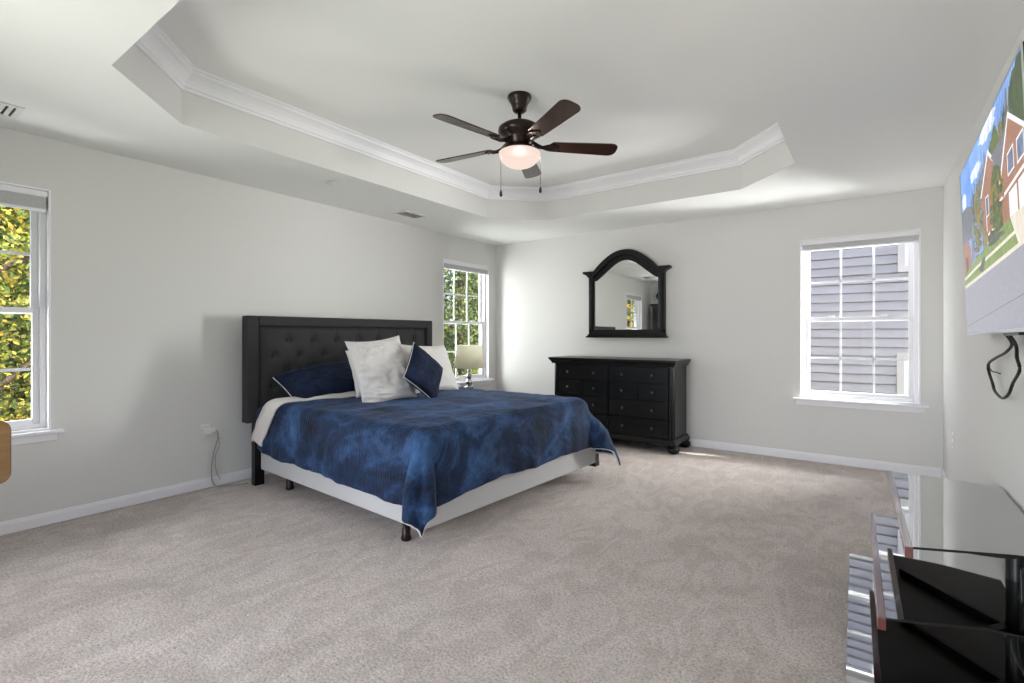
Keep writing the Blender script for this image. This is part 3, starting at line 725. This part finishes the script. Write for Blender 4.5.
bm = NB(); lathe(bm, [(.012, H-.012), (.045, H-.010), (.047, H-.006), (.04, H-.004)], (-3.55, 2.41, 0), 28); obj('cover_plate', bm, 'plastic', sp, smooth=True)
bm = NB(); lathe(bm, [(.036, H-.005), (.036, H-.0005)], (-3.55, 2.41, 0), 24); obj('collar', bm, 'dark_slot', sp)

# ------------------------------------------------------------------ outlets, charger and cords
def outlet(name, label, mp, u, z):
    r = root(name, label, 'outlet', mp(u, 0, z), 'wall outlets')
    obj('outlet_plate', B(mp(u-.036, -.006, z-.058), mp(u+.036, -.0004, z+.058)), 'plastic', r, bevel=.003)
    for dz in (-.026, .026):
        s = obj('socket', B(mp(u-.017, -.009, z+dz-.017), mp(u+.017, -.006, z+dz+.017)), 'plastic', r, bevel=.004)
        bm = NB()
        for q in (-.008, .008): box(bm, mp(u+q-.0015, -.0095, z+dz-.005), mp(u+q+.0015, -.0085, z+dz+.007))
        obj('slot', bm, 'dark_slot', s)
outlet('wall_outlet', 'white outlet beside the headboard with a charger plugged in', mpL, 1.735, .448)
outlet('wall_outlet', 'white outlet low on the right wall near the corner window', mpR, 4.83, .425)
ad = root('power_adapter', 'white power adapter with pale cord plugged in beside the headboard', 'adapter', mpL(1.74, -.03, .445))
obj('adapter_body', B((XL+.0100, 1.70, .428), (XL+.06, 1.785, .478)), 'plastic', ad, bevel=.006)
bm = NB(); tube(bm, spline([(XL+.05, 1.783, .45), (XL+.055, 1.80, .44), (XL+.05, 1.805, .39), (XL+.05, 1.775, .28), (XL+.05, 1.76, .16), (XL+.05, 1.765, .06), (XL+.07, 1.79, .014), (XL+.10, 1.84, .012), (XL+.14, 1.90, .012), (XL+.17, 1.98, .012)], 8), .0045, 8)
obj('cord', bm, 'cord_white', ad, smooth=True)
bm = NB(); tube(bm, spline([(XL+.062, 1.76, .445), (XL+.10, 1.785, .42), (XL+.08, 1.80, .33), (XL+.05, 1.785, .24), (XL+.04, 1.80, .12), (XL+.045, 1.825, .06)], 8), .003, 6)
obj('thin_cord', bm, 'cord_white', ad, smooth=True)

# ------------------------------------------------------------------ television
BL = Vector((.425, 3.48, 1.197)); TL = Vector((.394, 3.48, 2.037)); BR = Vector((.395, 2.02, 1.21))
ex = BR-BL; TW = ex.length; ex.normalize(); ey = TL-BL; ey -= ex*ey.dot(ex); TH = ey.length; ey.normalize(); en = ex.cross(ey)   # en faces the room
if en.x > 0: en = -en
mpT = lambda u, v, d: BL+ex*(u*TW)+ey*(v*TH)+en*d
tv = root('television', 'wall hung flat television showing a brick house on a street', 'television', BL+ex*TW/2)
def tbox(bm, u0, u1, v0, v1, d0, d1): prism(bm, [(u0, v0), (u1, v0), (u1, v1), (u0, v1)], mpT, d0, d1)
bm = NB(); tbox(bm, 0, 1, 0, 1, -.012, 0); tbox(bm, .12, .88, .05, .62, -.035, -.012); obj('television_body', bm, 'black_metal', tv, bevel=.002)
bm = NB(); bu, bv = .007, .012
tbox(bm, 0, bu, 0, 1, 0, .004); tbox(bm, 1-bu, 1, 0, 1, 0, .004); tbox(bm, bu, 1-bu, 0, bv*1.3, 0, .004); tbox(bm, bu, 1-bu, 1-bv*.6, 1, 0, .004)
obj('bezel', bm, 'silver', tv, bevel=.001)
bm = NB(); tbox(bm, .62, .80, -.012, .0, -.02, -.004); obj('sensor_bar', bm, 'black_metal', tv, bevel=.002)
bm = NB(); tbox(bm, .25, .75, .2, .55, -.07, -.035); o = obj('wall_bracket', bm, 'black_metal', tv)
def pict(name, r, g, b, r2=None, scale=30, rough=.5, stretch=(1, 1, 1)):
    m = M(name); bsd = m.b; bsd.inputs['Base Color'].default_value = (.01, .01, .01, 1); bsd.inputs['Roughness'].default_value = .35
    c1 = srgb(r, g, b)
    if r2:
        col = m.ramp(m.noise(scale, 4, .65, m.coord('Object', stretch)), [(.32, c1), (.68, srgb(*r2))]); m.link(col, bsd.inputs['Emission Color'])
    else: bsd.inputs['Emission Color'].default_value = c1
    bsd.inputs['Emission Strength'].default_value = .70; return m.m
PM = [pict('screen_sky', 84, 140, 226, (136, 178, 240), 5), pict('screen_cloud', 236, 240, 248, (206, 222, 246), 12), pict('screen_asphalt', 128, 128, 138, (152, 152, 162), 90),
      pict('screen_lawn', 92, 118, 44, (134, 158, 66), 40), pict('screen_concrete', 208, 198, 182, (224, 216, 200), 30), pict('screen_brick', 134, 86, 64, (172, 122, 98), 55, stretch=(1, 1, 4)),
      pict('screen_roof', 92, 94, 104, (116, 118, 128), 40), pict('screen_white', 228, 228, 232, (240, 240, 242), 10), pict('screen_tree', 38, 62, 26, (110, 128, 48), 34),
      pict('screen_olive', 70, 66, 30, (158, 140, 54), 34), pict('screen_bare', 64, 66, 58, (128, 138, 150), 38), pict('screen_window', 66, 78, 104, (110, 126, 158), 26),
      pict('screen_shadow', 58, 66, 50, (84, 84, 84), 30), pict('screen_grey_wall', 116, 122, 132, (132, 138, 146), 20), pict('screen_pine', 26, 44, 24, (74, 96, 50), 30)]
def blob(cx_, cy_, rx, ry, n=26, jag=.22, seed=0):
    rr = random.Random(seed); return [(cx_+rx*math.cos(2*PI*k/n)*(1+jag*rr.uniform(-1, 1)), cy_+ry*math.sin(2*PI*k/n)*(1+jag*rr.uniform(-1, 1))) for k in range(n)]
def leafy(cx_, cy_, rx, ry, mis, n, seed):
    rr = random.Random(seed); out = []
    for k in range(n):
        a, q = rr.uniform(0, 2*PI), rr.uniform(0, 1)**.6; u = cx_+rx*q*math.cos(a)*(1-.4*max(0, math.sin(a)*q)); v = cy_+ry*q*math.sin(a)
        out.append((rr.choice(mis), blob(u, v, rx*rr.uniform(.12, .28), ry*rr.uniform(.06, .14), 11, .5, seed*100+k)))
    return out
layers = [(0, [(0, 0), (1, 0), (1, 1), (0, 1)]),
    (1, blob(.56, .96, .13, .05, 22, .2, 1)), (1, blob(.33, .86, .10, .035, 20, .2, 2)), (1, blob(.07, .80, .05, .05, 20, .2, 3)), (1, blob(.12, .66, .05, .04, 20, .2, 4)),
    *[(10, [(u, .50), (u-.003, .55+h*.5), (u-.001, .55+h), (u+.003, .55+h), (u+.005, .55+h*.5), (u+.006, .50)]) for u, h in [(.20+.019*k, .15+.12*abs(math.sin(k*2.3))+.008*k) for k in range(38)]],
    *[((10, 9, 10, 14)[k % 4], blob(.21+.021*k, .60+.09*abs(math.sin(k*1.7))+.006*k, .020, .04+.05*abs(math.cos(k*1.3)), 20, .5, 40+k)) for k in range(34)],
    (14, blob(.97, .88, .12, .12, 24, .2, 5)), (8, blob(.66, .84, .05, .06, 20, .3, 6)),
    (6, [(-0, .76), (.12, .755), (.22, .72), (.24, .60), (.22, .55), (0, .55)]), (13, [(.16, .40), (.22, .60), (.245, .62), (.26, .42)]), (5, [(0, .56), (.12, .56), (.17, .50), (.17, .39), (0, .37)]), (12, [(.05, .38), (.05, .47), (.10, .46), (.10, .39)]),
    (5, [(.42, .42), (.42, .70), (.56, .845), (.70, .72), (.76, .42)]), (7, [(.41, .69), (.56, .86), (.71, .71), (.705, .69), (.56, .835), (.42, .675)]),
    (6, [(.60, .80), (.80, .82), (.88, .74), (.72, .66)]),
    (5, [(.70, .44), (.70, .62), (.83, .84), (1, .70), (1, .44)]), (7, [(.69, .63), (.83, .865), (1, .72), (1, .70), (.83, .84), (.70, .61)]),
    (7, [(.68, .555), (1, .585), (1, .60), (.68, .57)]), (7, [(.49, .56), (.54, .56), (.54, .66), (.49, .66)]), (11, [(.497, .567), (.533, .567), (.533, .653), (.497, .653)]),
    (7, [(.80, .62), (.87, .625), (.87, .72), (.80, .71)]), (11, [(.806, .628), (.864, .632), (.864, .712), (.806, .703)]), (7, [(.90, .62), (.97, .625), (.97, .72), (.90, .715)]), (11, [(.906, .63), (.964, .633), (.964, .712), (.906, .707)]),
    (7, [(.80, .44), (.80, .555), (.885, .56), (.885, .44)]), (7, [(.90, .44), (.90, .562), (1, .57), (1, .44)]),
    (7, [(.49, .42), (.49, .56), (.50, .56), (.50, .42)]), (7, [(.50, .47), (.72, .475), (.72, .485), (.50, .48)]), (12, [(.50, .42), (.72, .42), (.72, .47), (.50, .465)]),
    *leafy(.36, .61, .085, .17, (9, 9, 8, 10), 90, 8), *leafy(.31, .50, .07, .09, (9, 9, 8), 40, 9), *leafy(.66, .585, .085, .16, (8, 8, 9, 14), 100, 10), *leafy(.62, .50, .08, .06, (8, 14, 8), 40, 11), (9, blob(.47, .47, .05, .05, 20, .3, 12)),
    (3, [(0, .365), (.20, .40), (.50, .43), (.82, .455), (.92, .30), (.45, .295), (0, .27)]), (12, blob(.63, .425, .10, .018, 20, .3, 13)),
    (4, [(0, .352), (.30, .372), (.60, .382), (.87, .392), (.88, .378), (.6, .366), (.3, .356), (0, .335)]), (12, [(.33, .34), (.42, .39), (.46, .38), (.40, .31)]),
    (4, [(.81, .455), (1, .45), (1, .29), (.90, .30)]), (2, [(0, 0), (1, 0), (1, .318), (.9, .318), (.45, .30), (0, .285)]), (4, [(0, .305), (.45, .318), (.92, .335), (.92, .318), (.45, .30), (0, .285)]),
    (12, [(.02, .052), (1, .145), (1, .149), (.02, .056)])]
bm = NB()
for k, (mi, poly) in enumerate(layers):
    pl = []
    for u, v in poly:
        u = min(1-bu, max(bu, u)); v = min(1-bv*.6, max(bv*1.3, v))
        pl.append(bm.verts.new(mpT(u, v, .0005+k*.000008)))
    f = bm.faces.new(pl); f.material_index = mi
bmesh.ops.triangulate(bm, faces=bm.faces[:])
for f in bm.faces:
    if f.normal.dot(en) < 0: f.normal_flip()
me = bpy.data.meshes.new('screen')
for v in bm.verts: v.co -= wloc(tv)
bm.to_mesh(me); bm.free()
for m in PM: me.materials.append(m)
sc = bpy.data.objects.new('screen', me); COL.objects.link(sc); sc.parent = tv; sc['label'] = 'lit screen showing a brick house, lawn and grey street'
cb = root('hanging_cable', 'black cable looping down the wall below the television', 'cable', (.47, 3.0, 1.0))
bm = NB(); tube(bm, spline([(.43, 2.78, 1.24), (.455, 2.80, 1.20), (.475, 2.818, 1.161), (.475, 2.932, 1.124), (.475, 3.141, 1.092), (.475, 3.277, 1.066), (.475, 3.313, 1.042), (.475, 3.274, 1.008), (.475, 3.206, .972), (.475, 3.15, .938), (.475, 3.003, .923), (.475, 2.878, .952), (.475, 2.801, 1.004), (.475, 2.694, 1.063), (.475, 2.735, 1.108), (.475, 2.768, 1.166), (.43, 2.75, 1.24)], 8), .006, 8)
obj('cable_loop', bm, 'cable', cb, smooth=True)
bm = NB(); tube(bm, spline([(.475, 3.29, 1.055), (.475, 3.274, 1.039), (.475, 3.206, 1.026), (.475, 3.12, 1.028), (.475, 3.04, 1.026)], 6), .003, 6); obj('loose_end', bm, 'cable', cb, smooth=True)

# ------------------------------------------------------------------ glass television stand
st = root('television_stand', 'three tier black glass television stand with cherry wood front edges', 'television stand', (.27, 2.6, 0))
def shelf(nm, x0, z, yn, yf, th, strip_):
    pts = [(x0, yf), (x0+.22, yf-.003), (.493, yf-.047), (.493, yn+.15), (x0+.30, yn+.122), (x0+.02, yn)]
    bm = NB(); prism(bm, pts, lambda u, v, d: (u, v, d), z-th, z); bm.normal_update()
    for f in bm.faces: f.material_index = 0 if f.calc_center_median().z > z-.001 else 1
    s = obj(nm, bm, ['black_glass', 'black_metal'], st)
    if strip_:
        bm = NB(); prism(bm, [(x0, yf+.004), (x0+.022, yf+.003), (x0+.042, yn-.008), (x0+.02, yn-.012)], lambda u, v, d: (u, v, d), z-.034, z+.003)
        obj('wood_edge', bm, 'cherry', s, bevel=.002)
    return s
shelf('top_shelf', .078, .50, 2.085, 3.186, .008, True)
shelf('middle_shelf', .005, .285, 1.99, 3.13, .008, True)
shelf('bottom_shelf', -.078, .07, 1.90, 3.10, .008, False)
bm = NB(); lathe(bm, [(.032, .0), (.032, .491)], (.452, 2.60, 0), 28); obj('column', bm, 'black_metal', st, smooth=True, bevel=.003)
for zt in (.491, .276):
    for ya in (2.26, 2.94):
        bm = NB(); d = Vector((.12-.44, ya-2.6, 0)).normalized(); q = Vector((-d.y, d.x, 0))*.018; a_ = Vector((.43, 2.6, 0)); b_ = Vector((.13, ya, 0))
        vs = [bm.verts.new(p+Vector((0, 0, h))) for h in (zt-.03, zt) for p in (a_-q, a_+q, b_+q, b_-q)]
        for f in ((0, 1, 2, 3), (4, 7, 6, 5), (0, 4, 5, 1), (1, 5, 6, 2), (2, 6, 7, 3), (3, 7, 4, 0)): bm.faces.new([vs[k] for k in f])
        obj('shelf_arm', bm, 'black_metal', st, bevel=.003)
for py_ in (2.27, 2.90):
    bm = NB(); prism(bm, [(.02, .0), (.05, .0), (.05, .062), (.02, .062)], lambda u, v, d: (u, d, v), py_-.02, py_+.02); obj('foot', bm, 'black_metal', st, bevel=.004)

cc = root('loose_cable', 'thin black cable sagging under the top glass shelf', 'cable', (.3, 2.3, .47))
bm = NB(); tube(bm, spline([(.17, 2.24, .488), (.24, 2.27, .462), (.32, 2.28, .458), (.40, 2.285, .47), (.46, 2.4, .48)], 8), .004, 6); obj('cable', bm, 'cable', cc, smooth=True)
cc = root('loose_cable', 'pair of black cables hanging between the lower glass shelves', 'cable', (.42, 2.2, .1))
for q in (0, .03):
    bm = NB(); tube(bm, spline([(.43+q*.5, 2.42+q, .40), (.425, 2.38+q, .27), (.40, 2.32+q, .19), (.40, 2.25+q, .13), (.43, 2.2+q, .078), (.46, 2.15+q, .079)], 8), .005, 6); obj('cable', bm, 'cable', cc, smooth=True)

# ------------------------------------------------------------------ chair at the left edge and the armoire seen in the mirror
chr_ = root('wooden_chair', 'light oak chair at the left edge, only the top of its back showing', 'chair', (-2.6, .15, 0))
def rrect(u0, u1, v0, v1, r, n=5):
    out = []
    for cx_, cy_, a0 in ((u1-r, v0+r, -PI/2), (u1-r, v1-r, 0), (u0+r, v1-r, PI/2), (u0+r, v0+r, PI)):
        for k in range(n+1): a = a0+PI/2*k/n; out.append((cx_+r*math.cos(a), cy_+r*math.sin(a)))
    return out
bm = NB(); prism(bm, rrect(-.07, .376, .688, .906, .035), lambda u, v, d: (d, u, v), -2.42, -2.398); obj('back_panel', bm, 'oak', chr_, bevel=.004)
bm = NB(); prism(bm, rrect(-.05, .335, -2.80, -2.40, .03), lambda u, v, d: (v, u, d), .43, .455); obj('seat', bm, 'oak', chr_, bevel=.005)
for lx, ly, zt in ((-2.43, -.02, .86), (-2.43, .28, .86), (-2.76, -.02, .431), (-2.76, .28, .431)):
    bm = NB(); lathe(bm, [(.014, 0), (.018, .3), (.018, zt)], (lx-(.0 if zt < .5 else .008), ly, 0), 14); obj('leg', bm, 'oak', chr_, smooth=True)
ar = root('armoire', 'tall black armoire in the near left corner, seen only in the mirror', 'armoire', (-3.45, -.38, 0))
obj('cabinet', B((-3.98, -.63, .09), (-2.95, -.14, 1.84)), 'black', ar, bevel=.004)
bm = NB(); sweep(bm, [(-3.98, -.63), (-3.98, -.14), (-2.95, -.14), (-2.95, -.63)][::-1], [(.02, 1.82), (-.005, 1.82), (-.02, 1.85), (-.04, 1.875), (-.045, 1.90), (.02, 1.90)]); box(bm, (-3.975, -.63, 1.84), (-2.955, -.145, 1.90)); obj('cornice', bm, 'black', ar)
for a in (-3.96, -3.46):
    d = obj('door', B((a, -.14, .14), (a+.49, -.122, 1.79)), 'black', ar, bevel=.004)
    bm = NB(); lathe(bm, [(.006, 0), (.014, .016), (.012, .026), (.002, .03)], (a+(.44 if a < -3.5 else .05), -.122, .95), 12, 'y'); obj('knob', bm, 'knob', d, smooth=True)
for lx in (-3.95, -3.03):
    for ly in (-.6, -.22): obj('foot', B((lx, ly, 0), (lx+.06, ly+.06, .09)), 'black', ar, bevel=.004)
va = root('dark_urn', 'dark lidded urn on top of the armoire, seen only in the mirror', 'urn', (-3.83, -.36, 1.90))
bm = NB(); lathe(bm, [(.07, 1.901), (.075, 1.92), (.03, 1.95), (.05, 1.97), (.12, 2.04), (.14, 2.10), (.11, 2.16), (.06, 2.19)], (-3.83, -.36, 0), 24); obj('urn_body', bm, 'black', va, smooth=True)
bm = NB(); lathe(bm, [(.08, 2.19), (.085, 2.205), (.05, 2.23), (.02, 2.25), (.03, 2.27), (.012, 2.30)], (-3.83, -.36, 0), 20); obj('urn_lid', bm, 'black', va, smooth=True)

# ------------------------------------------------------------------ outside
tag(obj('ground', B((-30, -14, -3.3), (20, 24, -3.0)), 'lawn'), 'grass ground outside below the bedroom windows', 'lawn', kind='structure')
nh = root('neighbour_house', 'neighbouring house with lilac grey lap siding outside the right window', 'house', (0, 8.9, -3))
HY = 8.75; bm = NB(); ex_ = .13; n = 58; pts = []
for k in range(n):
    z_ = -3+k*ex_; pts += [(HY-.026, z_), (HY, z_+ex_-.014), (HY+.03, z_+ex_-.014), (HY+.03, z_+ex_-.0001)]
pts = pts+[(HY+.25, -3+n*ex_), (HY+.25, -3)]
prism(bm, pts, lambda u, v, d: (d, u, v), -4.2, 5.2); obj('siding_wall', bm, 'siding', nh)
def hwin(x0, x1, z0, z1):
    bm = NB(); t = .08
    for a, b in (((x0-t, z0-t), (x0, z1+t)), ((x1, z0-t), (x1+t, z1+t)), ((x0, z0-t), (x1, z0)), ((x0, z1), (x1, z1+t))): box(bm, (a[0], HY-.06, a[1]), (b[0], HY+.01, b[1]))
    f = obj('window_trim', bm, 'house_casing', nh, bevel=.004)
    bm = NB(); t = .045
    for a, b in (((x0, z0), (x0+t, z1)), ((x1-t, z0), (x1, z1)), ((x0+t, z0), (x1-t, z0+t)), ((x0+t, z1-t), (x1-t, z1)), ((x0+t, (z0+z1)/2-.03), (x1-t, (z0+z1)/2+.03))): box(bm, (a[0], HY-.05, a[1]), (b[0], HY-.01, b[1]))
    obj('window_sash', bm, 'house_trim', f)
    obj('window_glass', B((x0+t, HY-.03, z0+t), (x1-t, HY-.025, z1-t)), 'house_glass', f)
hwin(.413, 1.35, 2.147, 3.7); hwin(.405, 1.35, -.8, .87)
def tree(name, label, x, y, h, rad, base, n, leaf, ls, seed):
    rr = random.Random(seed)
    r = root(name, label, 'tree', (x, y, -3), 'trees outside the left windows')
    bm = NB(); tube(bm, spline([(x, y, -3.05), (x+.1, y+.05, -1), (x-.05, y-.05, 1.2), (x+.05, y, h-.6)], 6), lambda t: .16*(1-.8*t)+.01, 10)
    for k in range(14):
        z_ = base+(h-base)*rr.uniform(.0, .85); a = rr.uniform(0, 2*PI); L = rad*rr.uniform(.5, .95)
        tube(bm, spline([(x, y, z_-.4), (x+.4*L*math.cos(a), y+.4*L*math.sin(a), z_), (x+L*math.cos(a), y+L*math.sin(a), z_+.35)], 4), lambda t: .035*(1-.8*t)+.006, 6)
    obj('trunk', bm, 'bark', r, smooth=True)
    bm = NB(); zc = (base+h)/2; hz = (h-base)/2
    cl = [(rr.gauss(0, .5), rr.gauss(0, .5), rr.uniform(-1, 1)) for _ in range(60)]
    for k in range(n):
        c = rr.choice(cl)
        while True:
            p = Vector((c[0]+rr.gauss(0, .2), c[1]+rr.gauss(0, .2), c[2]+rr.gauss(0, .14)))
            if p.x**2+p.y**2+.8*p.z**2 < 1.15: break
            c = rr.choice(cl)
        o_ = Vector((x+p.x*rad, y+p.y*rad, zc+p.z*hz))
        s = ls*rr.uniform(.6, 1.35)
        a = Vector((rr.gauss(0, 1), rr.gauss(0, 1), rr.gauss(0, .7))).normalized(); nn = a.cross(Vector((rr.gauss(0, 1), rr.gauss(0, 1), rr.gauss(0, 1)))).normalized()
        q = [o_-a*s, o_-a*s*.2+nn*s*.55, o_+a*s*.6+nn*s*.3, o_+a*s*1.1, o_+a*s*.6-nn*s*.3, o_-a*s*.2-nn*s*.55]
        bm.faces.new([bm.verts.new(v) for v in q])
    me_o = obj('foliage', bm, leaf, r)
tree('autumn_tree', 'yellow and green autumn tree outside the window left of the headboard', -7.6, .95, 4.6, 1.7, -1.6, 34000, 'leaf_yellow', .027, 1)
tree('leafy_tree', 'green tree standing behind the yellow autumn tree', -11.6, 1.9, 6.5, 2.2, -2.0, 12000, 'leaf_green', .10, 2)
tree('leafy_tree', 'dark green tree outside the window behind the lamp', -8.3, 9.4, 6.0, 2.0, -2.0, 17000, 'leaf_dark', .05, 3)
tree('leafy_tree', 'light green tree further off outside the window behind the lamp', -11.2, 13.6, 7.5, 2.4, -2.0, 13000, 'leaf_green', .10, 4)
tree('leafy_tree', 'green tree between the two left windows, farther from the house', -12.5, 7.2, 7.0, 2.4, -2.0, 5000, 'leaf_green', .09, 5)
tree('autumn_tree', 'yellow tree seen only in the mirror through the left window', -7.2, -6.6, 6.0, 2.4, -2.0, 9000, 'leaf_yellow', .07, 6)
